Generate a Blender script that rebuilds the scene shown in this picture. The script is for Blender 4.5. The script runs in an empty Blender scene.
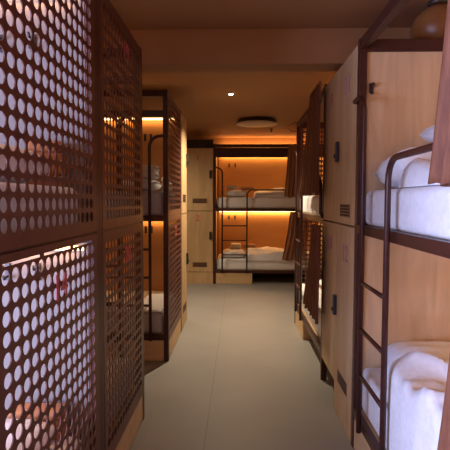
import bpy, bmesh, math, random
from math import pi, sin, cos, atan, radians, sqrt
from mathutils import Vector, Matrix, noise

S = bpy.context.scene
COL = S.collection
random.seed(4)

# ------------------------------------------------------------------ materials
def mat(name):
    m = bpy.data.materials.new(name); m.use_nodes = True
    nt = m.node_tree
    return m, nt, nt.nodes['Principled BSDF']

def nd(nt, t, **kw):
    n = nt.nodes.new(t)
    for k, v in kw.items():
        if k in n.inputs: n.inputs[k].default_value = v
        else: setattr(n, k, v)
    return n

def coord(nt, scale):
    tc = nd(nt, 'ShaderNodeTexCoord'); mp = nd(nt, 'ShaderNodeMapping')
    mp.inputs['Scale'].default_value = scale
    nt.links.new(tc.outputs['Object'], mp.inputs['Vector'])
    return mp.outputs['Vector']

def noisy(name, c1, c2, scale=(4, 4, 4), rough=.5, metal=0., detail=4, bump=0., lo=.35, hi=.65, nscale=1., sheen=0., distortion=0., spec=.5):
    m, nt, b = mat(name)
    v = coord(nt, scale)
    n = nd(nt, 'ShaderNodeTexNoise', Scale=nscale, Detail=detail, Distortion=distortion)
    nt.links.new(v, n.inputs['Vector'])
    r = nd(nt, 'ShaderNodeValToRGB')
    r.color_ramp.elements[0].color = (*c1, 1); r.color_ramp.elements[0].position = lo
    r.color_ramp.elements[1].color = (*c2, 1); r.color_ramp.elements[1].position = hi
    nt.links.new(n.outputs['Fac'], r.inputs['Fac'])
    nt.links.new(r.outputs['Color'], b.inputs['Base Color'])
    b.inputs['Roughness'].default_value = rough
    b.inputs['Metallic'].default_value = metal
    b.inputs['Specular IOR Level'].default_value = spec
    if sheen: b.inputs['Sheen Weight'].default_value = sheen
    if bump:
        bp = nd(nt, 'ShaderNodeBump', Strength=bump, Distance=.01)
        nt.links.new(n.outputs['Fac'], bp.inputs['Height'])
        nt.links.new(bp.outputs['Normal'], b.inputs['Normal'])
    return m

def emit(name, c, s):
    m, nt, b = mat(name)
    b.inputs['Base Color'].default_value = (*c, 1)
    b.inputs['Emission Color'].default_value = (*c, 1)
    b.inputs['Emission Strength'].default_value = s
    m.cycles.emission_sampling = 'NONE'
    return m

M = {}
M['metal'] = noisy('brown_powder_coat', (.050, .015, .011), (.064, .020, .014), (9, 9, 9), .38, .0, nscale=3, spec=.35)
M['perf'] = noisy('brown_perforated_steel', (.095, .029, .019), (.125, .040, .025), (5, 5, 5), .40, .0, spec=.5, nscale=3)
M['ply'] = noisy('birch_plywood', (.53, .345, .165), (.66, .45, .235), (1.2, 7, 7), .55, nscale=1.2, detail=6, distortion=1.5, lo=.3, hi=.7)
M['plyv'] = noisy('birch_plywood_upright', (.54, .365, .20), (.70, .50, .295), (7, 7, 1.0), .58, nscale=1.2, detail=6, distortion=1.5, lo=.3, hi=.7)
M['plyl'] = noisy('locker_plywood', (.47, .30, .145), (.59, .395, .20), (7, 7, 1.0), .58, nscale=1.2, detail=6, distortion=1.5, lo=.3, hi=.7)
M['plyw'] = noisy('amber_plywood', (.58, .30, .11), (.66, .35, .135), (2, 2, 6), .5, nscale=1.2, detail=5, lo=.3, hi=.7)
M['pale'] = noisy('pale_laminate', (.185, .155, .135), (.215, .185, .16), (2, 2, 2), .6)
M['sheet'] = noisy('white_cotton', (.76, .75, .75), (.84, .83, .83), (12, 12, 12), .85, bump=.06, nscale=3, sheen=.2)
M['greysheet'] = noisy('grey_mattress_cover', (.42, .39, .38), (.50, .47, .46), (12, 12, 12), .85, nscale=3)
M['towel'] = noisy('white_terry', (.72, .69, .66), (.82, .80, .77), (60, 60, 60), .95, bump=.4, nscale=3)
M['otowel'] = noisy('orange_terry', (.40, .16, .06), (.48, .20, .08), (60, 60, 60), .95, bump=.4, nscale=3)
M['btowel'] = noisy('tan_terry', (.38, .20, .11), (.46, .26, .15), (60, 60, 60), .95, bump=.4, nscale=3)
M['curtain'] = noisy('brown_curtain_cloth', (.145, .052, .027), (.20, .075, .038), (30, 30, 3), .7, nscale=2, spec=.2, bump=.05)
M['curtain_lit'] = noisy('lit_brown_curtain_cloth', (.27, .115, .055), (.34, .15, .075), (30, 30, 3), .5, nscale=2, spec=.5)  # same brown cloth, lightened and warmed to carry the strong light at the back
M['black'] = noisy('black_plastic', (.015, .015, .017), (.025, .025, .027), (5, 5, 5), .4)
M['dark'] = noisy('dark_recess', (.025, .012, .008), (.035, .016, .01), (5, 5, 5), .7)
M['vent'] = noisy('brown_vent_metal', (.16, .075, .04), (.20, .09, .05), (5, 5, 5), .45)
M['red'] = noisy('red_numeral', (.48, .10, .11), (.56, .13, .14), (8, 8, 8), .5)
M['mauve'] = noisy('worn_mauve_numeral', (.36, .14, .20), (.44, .20, .26), (20, 20, 20), .6)
M['ceil'] = noisy('terracotta_ceiling_paint', (.36, .175, .070), (.40, .20, .082), (1.5, 1.5, 1.5), .75, nscale=1)
M['wall'] = noisy('terracotta_wall_paint', (.40, .20, .085), (.44, .225, .10), (1.5, 1.5, 1.5), .75, nscale=1)
M['lamp'] = noisy('frosted_lamp_cover', (.42, .28, .19), (.46, .31, .21), (4, 4, 4), .4)
M['amberglass'] = noisy('amber_lamp_cover', (.24, .10, .03), (.28, .12, .035), (4, 4, 4), .35)
M['rim'] = noisy('dark_lamp_rim', (.05, .028, .016), (.06, .033, .02), (4, 4, 4), .4)
M['cable'] = noisy('dark_cable', (.03, .015, .01), (.04, .02, .012), (4, 4, 4), .5)
M['white'] = noisy('white_plastic', (.7, .68, .65), (.75, .73, .7), (4, 4, 4), .4)
M['led'] = emit('amber_led', (1, .62, .26), 5)
M['spot'] = emit('downlight_lens', (1, .9, .75), 30)
M['pane'] = emit('bright_window_sky', (.62, .76, 1), 3)

# floor: smooth greige sheet flooring with seams
def floor_mat():
    m, nt, b = mat('greige_sheet_floor')
    v = coord(nt, (1, 1, 1))
    n = nd(nt, 'ShaderNodeTexNoise', Scale=1.4, Detail=6); nt.links.new(v, n.inputs['Vector'])
    r = nd(nt, 'ShaderNodeValToRGB')
    r.color_ramp.elements[0].color = (.235, .215, .197, 1); r.color_ramp.elements[0].position = .3
    r.color_ramp.elements[1].color = (.275, .254, .232, 1); r.color_ramp.elements[1].position = .7
    nt.links.new(n.outputs['Fac'], r.inputs['Fac'])
    sp = nd(nt, 'ShaderNodeSeparateXYZ'); nt.links.new(v, sp.inputs[0])
    pp = nd(nt, 'ShaderNodeMath', operation='PINGPONG'); pp.inputs[1].default_value = .95   # seams 1.9 m apart
    ad = nd(nt, 'ShaderNodeMath', operation='ADD'); ad.inputs[1].default_value = 3.8+.20
    nt.links.new(sp.outputs['X'], ad.inputs[0]); nt.links.new(ad.outputs[0], pp.inputs[0])
    lt = nd(nt, 'ShaderNodeMath', operation='LESS_THAN'); lt.inputs[1].default_value = .0022
    nt.links.new(pp.outputs[0], lt.inputs[0])
    mx = nd(nt, 'ShaderNodeMixRGB', blend_type='MULTIPLY'); mx.inputs['Color2'].default_value = (.6, .57, .54, 1)
    nt.links.new(lt.outputs[0], mx.inputs['Fac']); nt.links.new(r.outputs['Color'], mx.inputs['Color1'])
    nt.links.new(mx.outputs['Color'], b.inputs['Base Color'])
    b.inputs['Roughness'].default_value = .5
    return m
M['floor'] = floor_mat()

# ------------------------------------------------------------------ mesh helpers
class MB:
    """collects shapes for ONE mesh"""
    def __init__(s, mirror=None):
        s.bm = bmesh.new(); s.mir = mirror
    def box(s, a, b, bev=0.):
        bm = bmesh.new()
        bmesh.ops.create_cube(bm, size=1)
        sc = [abs(b[i]-a[i]) for i in range(3)]; c = [(a[i]+b[i])/2 for i in range(3)]
        bmesh.ops.scale(bm, vec=sc, verts=bm.verts); bmesh.ops.translate(bm, vec=c, verts=bm.verts)
        if bev:
            bmesh.ops.bevel(bm, geom=bm.edges[:], offset=min(bev, min(sc)*.45), segments=2, profile=.5, affect='EDGES')
        s.add(bm); return s
    def add(s, bm):
        me = bpy.data.meshes.new('t'); bm.to_mesh(me); bm.free(); s.bm.from_mesh(me); bpy.data.meshes.remove(me)
    def tube(s, pts, r, seg=10, close=True):
        pts = [Vector(p) for p in pts]
        rings = []
        up = None
        for i, p in enumerate(pts):
            d = (pts[min(i+1, len(pts)-1)] - pts[max(i-1, 0)]).normalized()
            if up is None:
                up = d.orthogonal().normalized()
            up = (up - d*up.dot(d)).normalized()
            w = d.cross(up)
            rings.append([s.bm.verts.new(p + (up*cos(2*pi*k/seg) + w*sin(2*pi*k/seg))*r) for k in range(seg)])
        for i in range(len(rings)-1):
            for k in range(seg):
                f = s.bm.faces.new((rings[i][k], rings[i][(k+1) % seg], rings[i+1][(k+1) % seg], rings[i+1][k])); f.smooth = True
        if close:
            s.bm.faces.new(rings[0][::-1]); s.bm.faces.new(rings[-1])
        return s
    def lathe(s, prof, c=(0, 0, 0), seg=40):
        c = Vector(c); rings = []
        for r, z in prof:
            rings.append([s.bm.verts.new(c + Vector((r*cos(2*pi*k/seg), r*sin(2*pi*k/seg), z))) for k in range(seg)])
        for i in range(len(rings)-1):
            for k in range(seg):
                f = s.bm.faces.new((rings[i][k], rings[i][(k+1) % seg], rings[i+1][(k+1) % seg], rings[i+1][k])); f.smooth = True
        s.bm.faces.new(rings[0][::-1]); s.bm.faces.new(rings[-1]); return s
    def build(s, name, m, parent=None, loc=None, rot=None, recalc=True):
        if s.mir is not None:
            for v in s.bm.verts: v.co.x = s.mir - v.co.x
            bmesh.ops.reverse_faces(s.bm, faces=s.bm.faces[:])
        if recalc: bmesh.ops.recalc_face_normals(s.bm, faces=s.bm.faces[:])
        me = bpy.data.meshes.new(name); s.bm.to_mesh(me); s.bm.free()
        me.materials.append(m)
        o = bpy.data.objects.new(name, me); COL.objects.link(o)
        if parent: o.parent = parent
        if loc is not None: o.location = loc
        if rot is not None: o.rotation_euler = rot
        return o

def tag(o, label, cat, group=None):
    o['label'] = label; o['category'] = cat
    if group: o['group'] = group
    return o

def empty(name, label, cat, loc, rz=0, group=None):
    o = bpy.data.objects.new(name, None); COL.objects.link(o)
    o.location = loc; o.rotation_euler = (0, 0, rz); o.empty_display_size = .1
    return tag(o, label, cat, group)

def struct(o):
    o['kind'] = 'structure'; return o

def arc(c, r, a0, a1, u, v, n=7):
    c, u, v = Vector(c), Vector(u), Vector(v)
    return [c + u*(r*cos(a0+(a1-a0)*i/n)) + v*(r*sin(a0+(a1-a0)*i/n)) for i in range(n+1)]

def text_mesh(txt, size, name, m, parent, matrix):
    cu = bpy.data.curves.new('t', 'FONT'); cu.body = txt; cu.size = size; cu.extrude = .0012
    cu.align_x = 'CENTER'; cu.align_y = 'CENTER'; cu.offset = size*.012
    to = bpy.data.objects.new('t', cu); COL.objects.link(to)
    bpy.context.view_layer.update()
    me = bpy.data.meshes.new_from_object(to.evaluated_get(bpy.context.evaluated_depsgraph_get()))
    bpy.data.objects.remove(to); bpy.data.curves.remove(cu)
    me.name = name; me.materials.clear(); me.materials.append(m)
    me.transform(matrix)
    o = bpy.data.objects.new(name, me); COL.objects.link(o); o.parent = parent
    return o

# ------------------------------------------------------------------ perforated panel
PV, PZ, PD = .0565, .058, .0452          # column pitch, row pitch, hole diameter
def perf_panel(mb, y0, y1, z0, z1, x=0., th=.004, slots=False):
    """a sheet in the plane x, solid border, staggered round holes right through it"""
    bm = mb.bm
    def quad(a, b, c, d): bm.faces.new((a, b, c, d))
    def plate(ya, yb, za, zb):
        if yb-ya < 1e-5 or zb-za < 1e-5: return
        for xx in (x, x+th):
            quad(*[bm.verts.new((xx, yy, zz)) for yy, zz in ((ya, za), (yb, za), (yb, zb), (ya, zb))])
    edge = .016
    top = .036 if slots else .045
    nc = int((y1-y0-2*edge)/PV); ys = (y0+y1)/2 - nc*PV/2
    nr = int((z1-z0-.02-top)/PZ); ze = z1-top; zs = ze-nr*PZ
    plate(y0, ys, z0, z1); plate(ys+nc*PV, y1, z0, z1)
    plate(ys, ys+nc*PV, z0, zs)
    if slots:
        sz0, sz1 = z1-.035, z1-.025
        plate(ys, ys+nc*PV, ze, sz0); plate(ys, ys+nc*PV, sz1, z1)
        n = 3; w = nc*PV/n
        for i in range(n+1):
            yy = ys+i*w; plate(max(ys, yy-.012), min(ys+nc*PV, yy+.012), sz0, sz1)
    else:
        plate(ys, ys+nc*PV, ze, z1)
    for j in range(nc):
        ya = ys + j*PV
        for i in range(nr):
            za = zs + i*PZ
            cy, cz = ya+PV/2, za+PZ/2
            B = []
            cs = [(ya, za), (ya+PV, za), (ya+PV, za+PZ), (ya, za+PZ)]
            for k in range(4):
                p, q = cs[k], cs[(k+1) % 4]
                for t in range(4): B.append((p[0]+(q[0]-p[0])*t/4, p[1]+(q[1]-p[1])*t/4))
            Hh = []
            for by, bz in B:
                l = sqrt((by-cy)**2+(bz-cz)**2); Hh.append((cy+(by-cy)/l*PD/2, cz+(bz-cz)/l*PD/2))
            hv = []
            for xx in (x, x+th):
                bv = [bm.verts.new((xx, *p)) for p in B]; hh = [bm.verts.new((xx, *p)) for p in Hh]
                hv.append(hh)
                for k in range(16):
                    quad(bv[k], bv[(k+1) % 16], hh[(k+1) % 16], hh[k])
            for k in range(16):
                quad(hv[0][k], hv[0][(k+1) % 16], hv[1][(k+1) % 16], hv[1][k])
    # outer rim
    for (ya, za, yb, zb) in ((y0, z0, y1, z0), (y1, z0, y1, z1), (y1, z1, y0, z1), (y0, z1, y0, z0)):
        quad(*[bm.verts.new(p) for p in ((x, ya, za), (x, yb, zb), (x+th, yb, zb), (x+th, ya, za))])

# ------------------------------------------------------------------ bunk bed
ZM = 1.335          # centre of the rail between the two berths
P = .045            # post width
LG = 2.06
LEDC = (1, .48, .15)
def bunk(loc, rz, label, D, H, end, mirror=False, numbers=(None, None), wall='plyw', valance=True,
         led=(4, 4), cove=0, far_end='ply', hooks=(.35, .5), full_base=False, strip_on=(True, True), numy=.5, LG=2.06, slots=False, fascia=False, xa=.235, xb=.645):
    mir = LG if mirror else None
    B = lambda: MB(mir)
    t = empty('bunk_bed', label, 'bunk bed', loc, rz, 'bunk beds')
    for px in (0, LG-P):
        for py in (0, D-P):
            B().box((px, py, 0), (px+P, py+P, H), .003).build('post', M['metal'], t)
    # top frame
    m = B()
    for py in (0.004, D-P+.004):
        m.box((P, py, H-.062), (LG-P, py+.034, H-.004), .003)
    for px in (0.004, LG-P+.004):
        m.box((px, P, H-.075), (px+.034, D-P, H-.004), .003)
    m.build('top_rail', M['metal'], t)
    B().box((P, .040, H-.05), (LG-P, .062, H-.028), .003).build('curtain_track', M['metal'], t)
    if valance:
        B().box((P, .004, H-.235), (LG-P, .036, H-(.066 if fascia else .185)), .003).build('fascia' if fascia else 'curtain_rail', M['metal'], t)
    for z, nm in ((ZM, 'middle_rail'), (.225, 'bottom_rail')):
        m = B()
        m.box((P, .0, z-.027), (LG-P, .034, z+.027), .004)
        m.box((P, D-P, z-.027), (LG-P, D-.012, z+.027), .004)
        for px in (.006, LG-P+.006):
            m.box((px, P, z-(.004 if slots else .027)), (px+.03, D-P, z+.027), .003)
        m.build(nm, M['metal'], t)
        B().box((P+.002, .036, z-.012), (LG-P-.002, D-P-.002, z+.018)).build('bed_deck', M['ply'], t)
    # back panel
    for z0, z1 in ((.255, ZM-.03), (ZM+.03, H-.08)):
        B().box((P+.001, D-.024, z0), (LG-P-.001, D-.010, z1)).build('back_panel', M[wall], t)
    # ends
    for k, e in ((0, end), (1, far_end)):
        for lv, (z0, z1) in enumerate(((.19, ZM+.015), (ZM+.025, H-.012))):
            if e == 'perf':
                m = B(); perf_panel(m, P+.001, D-P-.001, z0, z1, x=(-.001 if k == 0 else LG-.003), slots=(lv == 0 and slots))
                pn = m.build('perforated_panel', M['perf'], t, recalc=False)
                if k == 0 and numbers[lv]:
                    # lettering faces outward from the panel
                    xo = -.0035 if not mirror else LG+.0035
                    d = -1 if not mirror else 1
                    R = Matrix(((0, 0, d), (d, 0, 0), (0, 1, 0))).to_4x4()
                    zc = (1.185, 2.335)[lv]
                    o = text_mesh(numbers[lv], .135, 'number', M['red'], pn, Matrix.Translation((xo, numy, zc)) @ R)
                    o['label'] = 'red numeral ' + numbers[lv]
            else:
                x0 = .012 if k == 0 else LG-.026
                pn = B().box((x0, P+.001, z0+.062), (x0+.014, D-P-.001, z1-(.0 if lv == 0 else .063)-(.045 if lv == 0 else 0))).build('end_panel', M['plyv'], t)
    # plinths
    if end == 'perf':
        B().box((.003, P+.001, .012), (.017, D-P-.001, .185)).build('plinth', M['ply'], t)
    w = LG-P-.003 if full_base else .70
    dz = .197
    B().box((P+.001, .006, .002), (w, D-.05, dz), .003).build('storage_drawer', M['ply'], t)
    # ladder and guard rail
    r = .0145; yy = -.018
    pts = [(xa, yy, .20), (xa, yy, 1.98)] + arc((xa-.1, yy, 1.98), .1, 0, pi/2, (1, 0, 0), (0, 0, 1))[1:] + [(.028, yy, 2.08), (.022, .004, 2.08)]
    lad = B().tube(pts, r).build('ladder', M['metal'], t)
    for z in (.53, .79, 1.05):
        B().tube([(xa+r-.004, yy, z), (xb-r+.004, yy, z)], .0115, 8).build('rung', M['metal'], lad)
    pts = [(xb, yy, .20), (xb, yy, 1.59)] + arc((xb+.1, yy, 1.59), .1, pi, pi/2, (1, 0, 0), (0, 0, 1))[1:] + [(LG-.13, yy, 1.69)] + \
          arc((LG-.13, yy, 1.59), .1, pi/2, 0, (1, 0, 0), (0, 0, 1))[1:] + [(LG-.03, yy, 1.40), (LG-.025, .004, 1.36)]
    B().tube(pts, r).build('guard_rail', M['metal'], t)
    # coat hooks on the back panel
    for zz in (H-.30, 1.17):
        for hx in hooks:
            m = B(); y = D-.0245
            m.box((hx-.012, y-.008, zz-.04), (hx+.012, y, zz+.04), .002)
            m.tube([(hx, y-.006, zz+.02), (hx, y-.045, zz+.015), (hx, y-.05, zz+.035)], .006, 6)
            m.tube([(hx, y-.006, zz-.02), (hx, y-.04, zz-.03), (hx, y-.045, zz-.012)], .006, 6)
            m.build('coat_hook', M['black'], t)
    # light strips along the top of each berth's back panel, with the light they give
    for z, pw, on in ((H-.095, led[0], strip_on[0]), (ZM-.052, led[1], strip_on[1])):
        if not on: continue
        B().box((P+.02, D-.046, z-.012), (LG-P-.02, D-.026, z+.008), .002).build('led_strip', M['led'], t)
        if pw:
            L = bpy.data.lights.new('led_glow', 'AREA'); L.shape = 'RECTANGLE'; L.size = LG-.2; L.size_y = .02
            L.energy = pw; L.color = LEDC
            lo = bpy.data.objects.new('led_glow', L); COL.objects.link(lo); lo.parent = t
            lo.location = ((LG/2), D-.05, z-.016); lo.rotation_euler = (radians(-12), 0, 0)
    if cove:                                   # strip on top of the frame washing the ceiling
        B().box((P+.02, D-.034, H+.001), (LG-P-.02, D-.014, H+.012), .002).build('led_strip', M['led'], t)
        L = bpy.data.lights.new('led_wash', 'AREA'); L.shape = 'RECTANGLE'; L.size = LG-.2; L.size_y = .02
        L.energy = cove; L.color = LEDC
        lo = bpy.data.objects.new('led_wash', L); COL.objects.link(lo); lo.parent = t
        lo.location = ((LG/2), D-.024, H+.016); lo.rotation_euler = (radians(150), 0, 0)
    return t

def place(o, t, mirror, c):
    """put a mesh built about its own base centre at bunk coordinates c"""
    x = LG-c[0] if mirror else c[0]
    a = t.rotation_euler.z
    o.location = Vector(t.location) + Matrix.Rotation(a, 3, 'Z') @ Vector((x, c[1], c[2]))
    o.rotation_euler = (0, 0, a)
    return o

DECK = {0: .245, 1: ZM+.0195}
def mattress(t, mirror, D, lv, label, m='sheet', h=.20, group='mattresses on the bunk beds', LG=2.06):
    lx, ly = LG-2*P-.02, D-.14
    bm = bmesh.new(); bmesh.ops.create_cube(bm, size=1)
    bmesh.ops.scale(bm, vec=(lx, ly, h), verts=bm.verts); bmesh.ops.translate(bm, vec=(0, 0, h/2), verts=bm.verts)
    bmesh.ops.bevel(bm, geom=bm.edges[:], offset=.035, segments=4, profile=.5, affect='EDGES')
    for f in bm.faces: f.smooth = True
    mb = MB(); mb.add(bm)
    o = mb.build('mattress', M[m])
    tag(o, label, 'mattress', group)
    return place(o, t, mirror, (LG/2, .042+ly/2, DECK[lv]+.0005))

def pillow_obj(t, mirror, c, size, label, yaw=0, tilt=0, m='sheet', group='pillows on the bunk beds', seed=0):
    """cushion with pinched corners; tilt lifts its x=0 side"""
    L, W, Hh = size; n = 22
    mb = MB(-0.0 if mirror else None); bm = mb.bm
    V = {}
    for sgn in (1, -1):
        for i in range(n+1):
            for j in range(n+1):
                u, v = -1+2*i/n, -1+2*j/n
                if sgn < 0 and (i in (0, n) or j in (0, n)): V[(sgn, i, j)] = V[(1, i, j)]; continue
                e = max(0, (1-u**4)*(1-v**4))**.45
                px, py = u*(1-.07*v*v), v*(1-.07*u*u)
                nz = noise.noise(Vector((u*2.1+seed, v*2.1, seed*3.3+sgn)))*.16 + noise.noise(Vector((u*6+seed, v*5, seed+sgn)))*.04
                V[(sgn, i, j)] = bm.verts.new((px*L/2, py*W/2, sgn*Hh/2*e*(1+nz) + Hh/2))
    for sgn in (1, -1):
        for i in range(n):
            for j in range(n):
                q = [V[(sgn, i, j)], V[(sgn, i+1, j)], V[(sgn, i+1, j+1)], V[(sgn, i, j+1)]]
                f = bm.faces.new(q if sgn > 0 else q[::-1]); f.smooth = True
    Rm = Matrix.Rotation(yaw, 4, 'Z') @ Matrix.Rotation(tilt, 4, 'Y')
    bm.transform(Rm)
    zmin = min(v.co.z for v in bm.verts)
    bmesh.ops.translate(bm, vec=(0, 0, -zmin), verts=bm.verts)
    o = mb.build('pillow', M[m]); tag(o, label, 'pillow', group)
    return place(o, t, mirror, c)

def duvet(t, mirror, x0, x1, y0, y1, z, h, label, seed=1, drape=0., m='sheet', edge=.07, folds=1., group='duvets on the bunk beds', slope=0.):
    cx, cy = (x0+x1)/2, (y0+y1)/2
    nx, ny = 80, 48; nd_ = 16 if drape else 0
    mb = MB(0.0 if mirror else None); bm = mb.bm
    def ridge(p): return 1-abs(noise.noise(p))*2
    def height(x, y):
        d = min(x-x0, x1-x, (y1-y), (9 if drape else y-y0))
        e = min(1, max(0, d/edge)); e = sqrt(max(0, 1-(1-e)**2))
        q = Vector((x*3.0+seed*7.1, y*3.6, seed*1.7))
        w = Vector((noise.noise(q*.7), noise.noise(q*.7+Vector((5, 2, 1))), 0))*.8
        big = noise.noise(q*.75)*.42
        r = max(0, ridge(q*.8+w*.6))**2*.30*folds + max(0, ridge(q*1.7+w))**3*.12*folds + .05*folds*noise.noise(q*2.6+w)
        s = 1+slope*(x-x0)/(x1-x0)
        return .010 + h*e*max(.12, (.55+big+r)*s)
    rows = []
    for i in range(nx+1):
        x = x0+(x1-x0)*i/nx
        top, bot = [], []
        for k in range(nd_, 0, -1):      # hanging front
            s = k/nd_
            hgt = height(x, y0)
            yy = y0 - .012 - .010*sin(s*pi) - .006*noise.noise(Vector((x*9+seed, s*2, seed)))
            lim = drape*(.82+.18*noise.noise(Vector((x*2.5+seed, 4, 1))))
            top.append((x, yy, z+hgt*(1-s)**2 - lim*s))
            bot.append((x, y0-.003, z-lim*s+(.004 if k < nd_ else 0)))
        for j in range(ny+1):
            y = y0+(y1-y0)*j/ny
            top.append((x, y, z+height(x, y))); bot.append((x, y, z+.001))
        rows.append(([bm.verts.new((a-cx, b-cy, c-z)) for a, b, c in top], [bm.verts.new((a-cx, b-cy, c-z)) for a, b, c in bot]))
    n = len(rows[0][0])
    for i in range(nx):
        for j in range(n-1):
            f = bm.faces.new((rows[i][0][j], rows[i+1][0][j], rows[i+1][0][j+1], rows[i][0][j+1])); f.smooth = True
            bm.faces.new((rows[i][1][j], rows[i][1][j+1], rows[i+1][1][j+1], rows[i+1][1][j]))
        bm.faces.new((rows[i][0][0], rows[i][1][0], rows[i+1][1][0], rows[i+1][0][0]))
        bm.faces.new((rows[i][0][-1], rows[i+1][0][-1], rows[i+1][1][-1], rows[i][1][-1]))
    for i, s in ((0, 1), (nx, -1)):
        for j in range(n-1):
            q = (rows[i][0][j], rows[i][0][j+1], rows[i][1][j+1], rows[i][1][j])
            bm.faces.new(q if s > 0 else q[::-1])
    o = mb.build('duvet', M[m]); tag(o, label, 'duvet', group)
    return place(o, t, mirror, (cx, cy, z+.0008))

def towel(t, mirror, c, size, label, m='towel', yaw=0., layers=3, group='folded towels on the beds'):
    mb = MB(0.0 if mirror else None)
    L, W, h = size; lh = h/layers
    for k in range(layers):
        bm = bmesh.new(); bmesh.ops.create_cube(bm, size=1)
        j = 1-.03*random.random()
        bmesh.ops.scale(bm, vec=(L*j, W*j, lh), verts=bm.verts)
        bmesh.ops.translate(bm, vec=(0, 0, lh*(k+.5)), verts=bm.verts)
        bmesh.ops.bevel(bm, geom=bm.edges[:], offset=lh*.42, segments=3, profile=.5, affect='EDGES')
        for f in bm.faces: f.smooth = True
        bm.transform(Matrix.Rotation(yaw, 4, 'Z'))
        mb.add(bm)
    o = mb.build('folded_towel', M[m]); tag(o, label, 'towel', group)
    return place(o, t, mirror, c)

def curtain(t, mirror, xt, xb, zt, zb, label, y=.075, amp=.022, pleats=8, seed=0, group='bed curtains', m='curtain'):
    """pleated cloth from xt=(left,right) at zt to xb=(left,right) at zb"""
    nx, nz = pleats*10, 30
    mb = MB(0.0 if mirror else None); bm = mb.bm
    cx = (xt[0]+xt[1])/2
    R = {}
    for side in (0, 1):
        for i in range(nx+1):
            u = i/nx
            for k in range(nz+1):
                v = k/nz
                e = v**1.25
                xl = xt[0]+(xb[0]-xt[0])*e; xr = xt[1]+(xb[1]-xt[1])*e
                ph = u*pleats*2*pi + .9*noise.noise(Vector((u*3, v*1.2, seed)))
                a = amp*(.55+.45*v)*(1+.45*noise.noise(Vector((u*5, v*1.5, seed+9))))
                x = xl+(xr-xl)*u + .012*noise.noise(Vector((u*4, v*3, seed+4)))
                yy = a*sin(ph) + (.006 if side else 0)
                R[(side, i, k)] = bm.verts.new((x-cx, yy, (zt-zb)*(1-v) + .012*sin(ph*.5)*v))
    def q(a, b, c, d):
        f = bm.faces.new((a, b, c, d)); f.smooth = True
    for i in range(nx):
        for k in range(nz):
            for s in (0, 1): q(R[(s, i, k)], R[(s, i+1, k)], R[(s, i+1, k+1)], R[(s, i, k+1)])
        for k in (0, nz): q(R[(0, i, k)], R[(0, i+1, k)], R[(1, i+1, k)], R[(1, i, k)])
    for k in range(nz):
        for i in (0, nx): q(R[(0, i, k)], R[(0, i, k+1)], R[(1, i, k+1)], R[(1, i, k)])
    o = mb.build('curtain', M[m]); tag(o, label, 'curtain', group)
    return place(o, t, mirror, (cx, y, zb))

# ------------------------------------------------------------------ lockers
def locker(loc, rz, w, d, z0, z1, label, number=None, plinth=0., lock_side='right', nmat='red', numx=.42, lockz=.58, ventz=.16, top=0., numh=.115, void=0., numz=.86, vw=.55, fittings=True):
    t = empty('locker', label, 'locker', (loc[0], loc[1], loc[2]+z0), rz, 'plywood lockers')
    h = z1-z0
    m = MB(); b0 = plinth+void
    m.box((.001, .021, b0), (.016, d, h-.001)).box((w-.016, .021, b0), (w-.001, d, h-.001))
    m.box((.016, .021, b0), (w-.016, d, b0+.016)).box((.016, .021, h-.017), (w-.016, d, h-.001)).box((.016, d-.01, b0+.016), (w-.016, d, h-.017))
    if void:                                   # raised on feet
        for fx in (.02, w-.06): m.box((fx, d-.1, 0), (fx+.04, d-.06, b0))
    m.build('body', M['plyl'], t)
    if plinth: MB().box((.001, .006, 0), (w-.001, .021, plinth-.004)).build('plinth', M['plyl'], t)
    dr = MB().box((.003, 0, b0+.003), (w-.003, .019, h-.004), .0015).build('door', M['plyl'], t)
    hh = h-b0
    if number:
        o = text_mesh(number, numh*1.35, 'number', M[nmat], dr, Matrix.Translation((w*numx, -.0012, b0+hh*numz)) @ Matrix.Rotation(pi/2, 4, 'X'))
        o['label'] = 'numeral ' + number
    if not fittings: return t
    lx = w-.045 if lock_side == 'right' else .03
    lz = b0+hh*lockz
    MB().box((lx-.022, -.024, lz-.07), (lx+.022, -.0002, lz+.07), .004).tube([(lx-.0, -.026, lz-.03), (lx, -.034, lz-.03)], .014, 12).build('lock', M['black'], dr)
    v = MB(); vx0, vx1 = w*(.5-vw/2), w*(.5+vw/2); vz = b0+hh*ventz
    v.box((vx0, -.003, vz-.042), (vx1, -.0002, vz+.042))
    vt = v.build('vent', M['vent'], dr)
    s = MB()
    n = 9
    for r_ in range(4):
        zz = vz-.03+r_*.02
        for k in range(n):
            a = vx0+.012+(vx1-vx0-.024)*k/n
            s.box((a, -.0042, zz-.0055), (a+(vx1-vx0-.024)/n-.004, -.0031, zz+.0055))
    s.build('vent_slots', M['dark'], vt)
    if top:
        MB().box((.001, .03, h), (w-.001, d, h+top)).build('fascia', M['dark'], t)
    return t

# ================================================================== SETTING
XL, XR, Y0, Y1, ZC = -2.78, 1.76, -1.7, 9.07, 2.75
def wallbox(name, a, b, m):
    return struct(MB().box(a, b).build(name, M[m]))
wallbox('floor', (XL-.1, Y0-.1, -.1), (XR+.1, Y1+.1, 0), 'floor')
wallbox('ceiling', (XL-.1, Y0-.1, ZC), (XR+.1, Y1+.1, ZC+.1), 'ceil')
wallbox('wall_back', (XL-.1, Y1, 0), (XR+.1, Y1+.1, ZC), 'wall')
wallbox('wall_right', (XR, Y0, 0), (XR+.1, Y1, ZC), 'wall')
wallbox('wall_front', (XL-.1, Y0-.1, 0), (XR+.1, Y0, ZC), 'wall')
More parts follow.
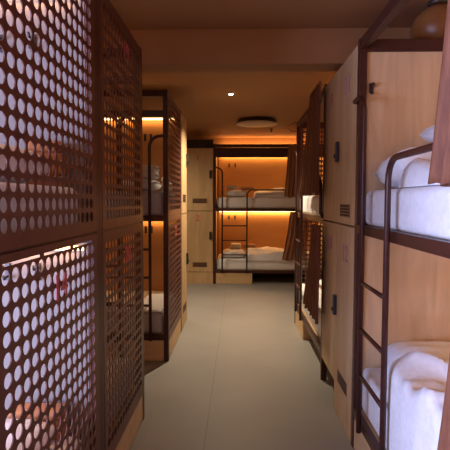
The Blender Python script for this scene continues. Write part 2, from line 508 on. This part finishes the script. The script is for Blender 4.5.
# left wall with a low window beside the nearest bunk
wy0, wy1, wz0, wz1 = -1.35, .85, .55, 1.95
m = MB()
m.box((XL-.1, Y0, 0), (XL, wy0, ZC)).box((XL-.1, wy1, 0), (XL, Y1, ZC)).box((XL-.1, wy0, 0), (XL, wy1, wz0)).box((XL-.1, wy0, wz1), (XL, wy1, ZC))
struct(m.build('wall_left', M['wall']))
m = MB(); a, b = XL-.07, XL-.02
m.box((a, wy0, wz0), (b, wy1, wz0+.05)).box((a, wy0, wz1-.05), (b, wy1, wz1))
for yy in (wy0, (wy0+wy1)/2-.025, wy1-.05): m.box((a, yy, wz0+.05), (b, yy+.05, wz1-.05))
win = struct(m.build('window_1', M['white']))
MB().box((XL-.05, wy0+.05, wz0+.05), (XL-.044, wy1-.05, wz1-.05)).build('window_pane', M['pane'], win)
wallbox('trim_1', (XL, 3.36, 2.50), (XR, 3.56, ZC), 'ceil')     # the beam across the aisle
wallbox('baseboard_back', (XL, Y1-.015, 0), (XR, Y1, .08), 'metal')

# ================================================================== BUNKS
HL, HR = 2.50, 2.44
LX = -.64
DL = .96
bA = bunk((LX-LG, 1.10, 0), 0, 'nearest perforated brown steel bunk bed on the left, number 14 on its lower panel', DL, HL, 'perf', True,
          ('14', '13'), wall='pale', slots=True, led=(3.5, 5), hooks=(.28, .42), numy=.49, valance=False)
bB = bunk((LX, 2.06+DL, 0), pi, 'perforated brown bunk bed with numbers 19 and 20, second on the left of the aisle', DL, HL, 'perf', False,
          ('20', '19'), xa=.165, led=(1.5, 1.5), numy=DL-.52)
bC = bunk((LX-LG, 4.10, 0), 0, 'perforated brown bunk bed with number 22, third on the left beyond the gap', .97, HL, 'perf', True,
          ('22', '21'), xa=.165, led=(2.5, 2), numy=.5, hooks=(.335, .40))
bN = bunk((.70, 2.72, 0), -pi/2, 'nearest brown framed bunk bed on the right with birch end panel and white bedding', 1.0, HR, 'ply', False,
          wall='plyv', led=(3, 3.2), valance=False, cove=1.5)
bF = bunk((.70, 5.50, 0), -pi/2, 'farther brown bunk bed on the right beyond the lockers, drawn curtains', 1.0, HR, 'perf', False,
          led=(2, 2), valance=False, cove=7, LG=1.79)
bK = bunk((-.44, 8.03, 0), 0, 'bunk bed facing the aisle against the back wall with glowing orange interior', .98, HL, 'ply', False,
          led=(7.5, 7), cove=8, fascia=True, xa=.16, xb=.60, hooks=(.26, .38))

# bedding, by berth ------------------------------------------------------------
mA0 = mattress(bA, True, DL, 0, 'lower mattress behind the perforated panel numbered 14')
mA1 = mattress(bA, True, DL, 1, 'upper mattress in the nearest left bunk above panel 14')
pillow_obj(bA, True, (.33, .54, DECK[1]+.202), (.42, .48, .14), 'white pillow on the upper berth above panel 14', seed=1)
pillow_obj(bA, True, (.30, .45, DECK[0]+.202), (.40, .62, .15), 'white pillow on the lower berth behind panel 14', seed=2)
duvet(bA, True, .62, 1.9, .06, .86, DECK[0]+.202, .12, 'crumpled white duvet on the lower berth behind panel 14', seed=2)
towel(bA, True, (.25, .84, DECK[0]+.202), (.24, .11, .13), 'orange towel by the pillow behind panel 14', 'otowel')
towel(bA, True, (.20, .86, DECK[1]+.349 if False else DECK[1]+.202), (.16, .08, .20), 'orange towel beside the upper pillow above panel 14', 'otowel', layers=4)
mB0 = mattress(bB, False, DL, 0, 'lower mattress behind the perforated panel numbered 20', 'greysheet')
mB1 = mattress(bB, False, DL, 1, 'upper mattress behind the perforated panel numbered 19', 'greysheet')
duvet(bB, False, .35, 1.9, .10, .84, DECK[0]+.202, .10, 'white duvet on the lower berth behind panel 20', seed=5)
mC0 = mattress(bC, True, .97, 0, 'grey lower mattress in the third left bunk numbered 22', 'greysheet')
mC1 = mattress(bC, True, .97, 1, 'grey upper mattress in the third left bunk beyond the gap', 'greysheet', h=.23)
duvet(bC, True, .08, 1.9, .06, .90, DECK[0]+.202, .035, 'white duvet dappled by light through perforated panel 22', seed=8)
pillow_obj(bC, True, (.34, .45, DECK[1]+.232), (.36, .5, .12), 'white pillow on the upper berth of the third left bunk', seed=4)
towel(bC, True, (.30, .43, DECK[1]+.362), (.26, .30, .13), 'white towel stack on the upper pillow of the third left bunk', layers=2)
towel(bC, True, (.13, .78, DECK[1]+.232), (.10, .24, .16), 'white folded towels against panel of the third left bunk', layers=3)

# nearest right bunk
mN0 = mattress(bN, False, 1.0, 0, 'white lower mattress in the nearest right bunk', h=.27)
mN1 = mattress(bN, False, 1.0, 1, 'white upper mattress in the nearest right bunk, behind the guard rail', h=.205)
pillow_obj(bN, False, (.285, .40, DECK[1]+.207), (.46, .66, .19), 'plump white pillow against the upper birch end panel', tilt=-.10, seed=3)
pillow_obj(bN, False, (.30, .58, DECK[1]+.425), (.40, .56, .12), 'white pillow on top of another on the near upper berth', tilt=.10, seed=6)
duvet(bN, False, .53, 1.9, .07, .88, DECK[1]+.207, .17, 'folded white duvet on the near upper berth beside the pillows', seed=3, edge=.10, folds=.5)
pillow_obj(bN, False, (.27, .46, DECK[0]+.272), (.40, .66, .18), 'white pillow on the near lower berth beside the birch panel', tilt=-.08, seed=9)
duvet(bN, False, .47, 1.92, .036, .92, DECK[0]+.272, .27, 'big rumpled white duvet spilling over the near lower berth', seed=57, drape=.26, edge=.15, folds=.9)
kb = MB().box((.027, .062, 2.13), (.034, .088, 2.185), .002).tube([(.033, .075, 2.175), (.065, .075, 2.17)], .012, 10).tube([(.033, .075, 2.13), (.055, .075, 2.125)], .009, 10).build('coat_hook', M['dark'], bN)
# farther right bunk
mF0 = mattress(bF, False, 1.0, 0, 'white lower mattress behind the farther right curtains', LG=1.79)
mF1 = mattress(bF, False, 1.0, 1, 'white upper mattress below the farther right upper curtain', LG=1.79)
duvet(bF, False, .3, 1.72, .036, .88, DECK[0]+.202, .13, 'white duvet showing under the farther right lower curtain', seed=6, drape=.12)
# back bunk
mK0 = mattress(bK, False, .98, 0, 'white lower mattress in the back wall bunk')
mK1 = mattress(bK, False, .98, 1, 'white upper mattress in the back wall bunk')
duvet(bK, False, .73, 1.9, .07, .86, DECK[1]+.202, .15, 'white duvet spread on the upper berth of the back bunk', seed=11, slope=.6, folds=.5)
pillow_obj(bK, False, (.40, .45, DECK[1]+.202), (.44, .60, .13), 'white pillow on the upper berth of the back bunk', seed=7)
towel(bK, False, (.32, .45, DECK[1]+.354), (.24, .32, .07), 'white towel roll on the upper pillow of the back bunk', layers=1)
towel(bK, False, (.56, .45, DECK[1]+.302) if False else (.61, .36, DECK[1]+.340), (.24, .24, .05), 'tan towel beside the white one on the back bunk upper pillow', 'btowel', layers=1)
duvet(bK, False, .58, 1.9, .036, .86, DECK[0]+.202, .16, 'white duvet spread on the lower berth of the back bunk', seed=12, drape=.05, folds=.5)
pillow_obj(bK, False, (.36, .40, DECK[0]+.202), (.44, .60, .13), 'white pillow on the lower berth of the back bunk', seed=8)
towel(bK, False, (.40, .60, DECK[0]+.340), (.2, .28, .09), 'white towel on the lower pillow of the back bunk', layers=2)
towel(bK, False, (.66, .62, DECK[0]+.358), (.26, .22, .06), 'tan towel on the lower duvet of the back bunk', 'btowel', layers=1)

# curtains
CY = -.074
curtain(bN, False, (1.36, 1.97), (1.21, 1.92), HR-.01, 1.555, 'brown curtain hanging at the top right of the nearest right bunk', y=CY, pleats=9, seed=1)
curtain(bN, False, (1.45, 1.97), (1.25, 1.88), ZM-.03, .33, 'brown curtain at the near end of the lower right berth', y=CY, pleats=7, seed=2)
curtain(bF, False, (1.40, 1.92), (.76, 1.92), HR-.01, 1.56, 'dark brown upper curtain of the farther right bunk beside the lockers', y=-.064, amp=.018, pleats=6, seed=3)
curtain(bF, False, (1.66, 1.96), (1.16, 1.95), ZM-.03, .52, 'dark brown lower curtain of the farther right bunk beside the lockers', y=-.064, amp=.018, pleats=6, seed=4)
curtain(bK, False, (1.31, 1.72), (1.25, 1.66), HL-.01, 1.56, 'brown upper curtain of the back wall bunk, coloured as strongly lit', y=CY, pleats=6, seed=5, m='curtain_lit')
curtain(bK, False, (1.36, 1.72), (1.22, 1.62), ZM-.03, .44, 'brown lower curtain of the back wall bunk, coloured as strongly lit', y=CY, pleats=5, seed=6, m='curtain_lit')

# ================================================================== LOCKERS
WN = .49
for (y, nu, nl, void, who) in ((3.215, '11', '12', 0, 'nearer'), (3.215+WN, '9', '10', .2, 'farther')):
    locker((.70, y, 0), -pi/2, WN-.003, 1.0, ZM+.01, HR-.02, 'plywood locker on the right, upper %s one, numbered %s' % (who, nu), nu,
           lock_side='left', nmat='mauve' if void == 0 else 'red', numx=.55, lockz=.46, ventz=.085, numz=.83, fittings=void == 0)
    locker((.70, y, 0), -pi/2, WN-.003, 1.0, 0, ZM+.005, 'plywood locker on the right, lower %s one, numbered %s' % (who, nl), nl,
           lock_side='left', nmat='mauve', numx=.55, lockz=.57-(.05 if void else 0), ventz=.215, numz=.86, void=void, fittings=void == 0)
locker((-.92, 8.03, 0), 0, .475, .98, ZM-.02, 2.43, 'plywood locker left of the back bunk, upper one numbered 1', '1', top=.15, numz=.85)
locker((-.92, 8.03, 0), 0, .475, .98, 0, ZM-.025, 'plywood locker left of the back bunk, lower one numbered 2', '2', plinth=.215, numz=.88, ventz=.12, lockz=.60)
# plywood lockers past the third left bunk, their doors to the aisle
for z0, z1, wh in ((0, ZM+.005, 'lower'), (ZM+.01, HL-.02, 'upper')):
    locker((LX, 5.085, 0), pi/2, .52, 1.0, z0, z1, '%s plywood locker just past the third left bunk' % wh, None)

# ================================================================== CEILING FIXTURES
for (x, y, lab) in ((-.088, 5.34, 'tiny bright round downlight in the ceiling mid aisle'), (-1.75, 7.0, 'second tiny downlight added out of view in the side bay to light the back lockers')):  # the second is an unseen addition that brightens the back lockers
    t = empty('downlight', lab, 'downlight', (x, y, ZC), 0, 'ceiling downlights')
    MB().lathe([(.034, 0), (.036, -.004), (.034, -.008), (.026, -.010)]).build('trim_ring', M['white'], t)
    MB().lathe([(.0255, -.0105), (.022, -.014), (.010, -.017)]).build('lens', M['spot'], t)
t = empty('ceiling_lamp', 'large round unlit ceiling lamp in front of the back bunk', 'ceiling lamp', (.285, 7.05, ZC))
MB().lathe([(.27, 0), (.28, -.01), (.31, -.05), (.32, -.062)]).build('rim', M['rim'], t)
MB().lathe([(.318, -.0625), (.31, -.07), (.24, -.078), (.12, -.082), (.02, -.083)]).build('cover', M['lamp'], t)
t = empty('ceiling_lamp', 'round amber ceiling lamp above the nearest right bunk', 'ceiling lamp', (1.25, 2.93, ZC))
MB().lathe([(.06, 0), (.07, -.02), (.05, -.03)]).build('rim', M['rim'], t)
MB().lathe([(.05, -.031)] + [(.16*sin(a), -.031-.15*(1-cos(a))*.98) for a in [pi*k/14 for k in range(3, 14)]]).build('shade', M['amberglass'], t)
t = empty('sprinkler', 'small dark sprinkler head in the ceiling near the back', 'sprinkler', (.578, 7.95, ZC))
MB().lathe([(.04, 0), (.042, -.006), (.02, -.012)], seg=20).build('escutcheon', M['rim'], t)
MB().lathe([(.012, -.0125), (.012, -.05), (.03, -.055), (.028, -.06)], seg=16).build('head', M['black'], t)
o = MB().tube([(1.40, 7.30, ZC-.006), (.98, 7.27, ZC-.006), (.90, 7.32, ZC-.006), (.86, 7.5, ZC-.006), (.84, 7.86, ZC-.006), (.95, 8.2, ZC-.006), (1.40, 8.3, ZC-.006)], .006, 6).build('cable', M['cable'])
tag(o, 'thin dark cable looped on the ceiling right of the round lamp', 'cable')

# ================================================================== LIGHT
def area(name, loc, rot, sx, sy, e, c):
    L = bpy.data.lights.new(name, 'AREA'); L.shape = 'RECTANGLE'; L.size = sx; L.size_y = sy; L.energy = e; L.color = c
    o = bpy.data.objects.new(name, L); COL.objects.link(o); o.location = loc; o.rotation_euler = rot
    return o
# daylight through the left window
area('daylight', (XL+.02, (wy0+wy1)/2, (wz0+wz1)/2), (0, -pi/2, 0), wz1-wz0-.1, wy1-wy0-.1, 430, (.48, .56, 1.))
# the mid-aisle downlight, then the added one
def beam(loc, e, ang=160, r=.015):
    L = bpy.data.lights.new('downlight_beam', 'SPOT'); L.energy = e; L.color = (1, .84, .60); L.spot_size = radians(ang); L.spot_blend = 1; L.shadow_soft_size = r
    o = bpy.data.objects.new('downlight_beam', L); COL.objects.link(o); o.location = loc
beam((-.088, 5.34, ZC-.03), 340, 114, .005)
beam((-1.75, 7.0, ZC-.24), 110, 176, .2)  # added soft light from the unseen side bay onto the back lockers

# ================================================================== WORLD, CAMERA
w = bpy.data.worlds.new('world'); S.world = w; w.use_nodes = True
w.node_tree.nodes['Background'].inputs['Color'].default_value = (.5, .6, .8, 1)
w.node_tree.nodes['Background'].inputs['Strength'].default_value = .5

f = 450.
pt = atan(24.5/f); yw = atan(13/f*cos(pt)); rl = radians(.15)
F = Vector((-sin(yw)*cos(pt), cos(yw)*cos(pt), -sin(pt)))
R = Vector((cos(yw), sin(yw), 0)); U = R.cross(F)
R, U = R*cos(rl)+U*sin(rl), U*cos(rl)-R*sin(rl)
cd = bpy.data.cameras.new('camera'); cd.sensor_width = 36; cd.lens = 36*f/450; cd.clip_start = .02
co = bpy.data.objects.new('camera', cd); COL.objects.link(co)
co.matrix_world = Matrix((( R.x, U.x, -F.x, 0), (R.y, U.y, -F.y, 0), (R.z, U.z, -F.z, 1.5), (0, 0, 0, 1)))
S.camera = co
vs = S.view_settings
vs.view_transform = 'Standard'; vs.look = 'None'; vs.exposure = 0.; vs.gamma = 1; vs.use_curve_mapping = False
S.cycles.use_denoising = True
S.cycles.max_bounces = 8
S.cycles.use_adaptive_sampling = False
S.cycles.sample_clamp_indirect = 1.5
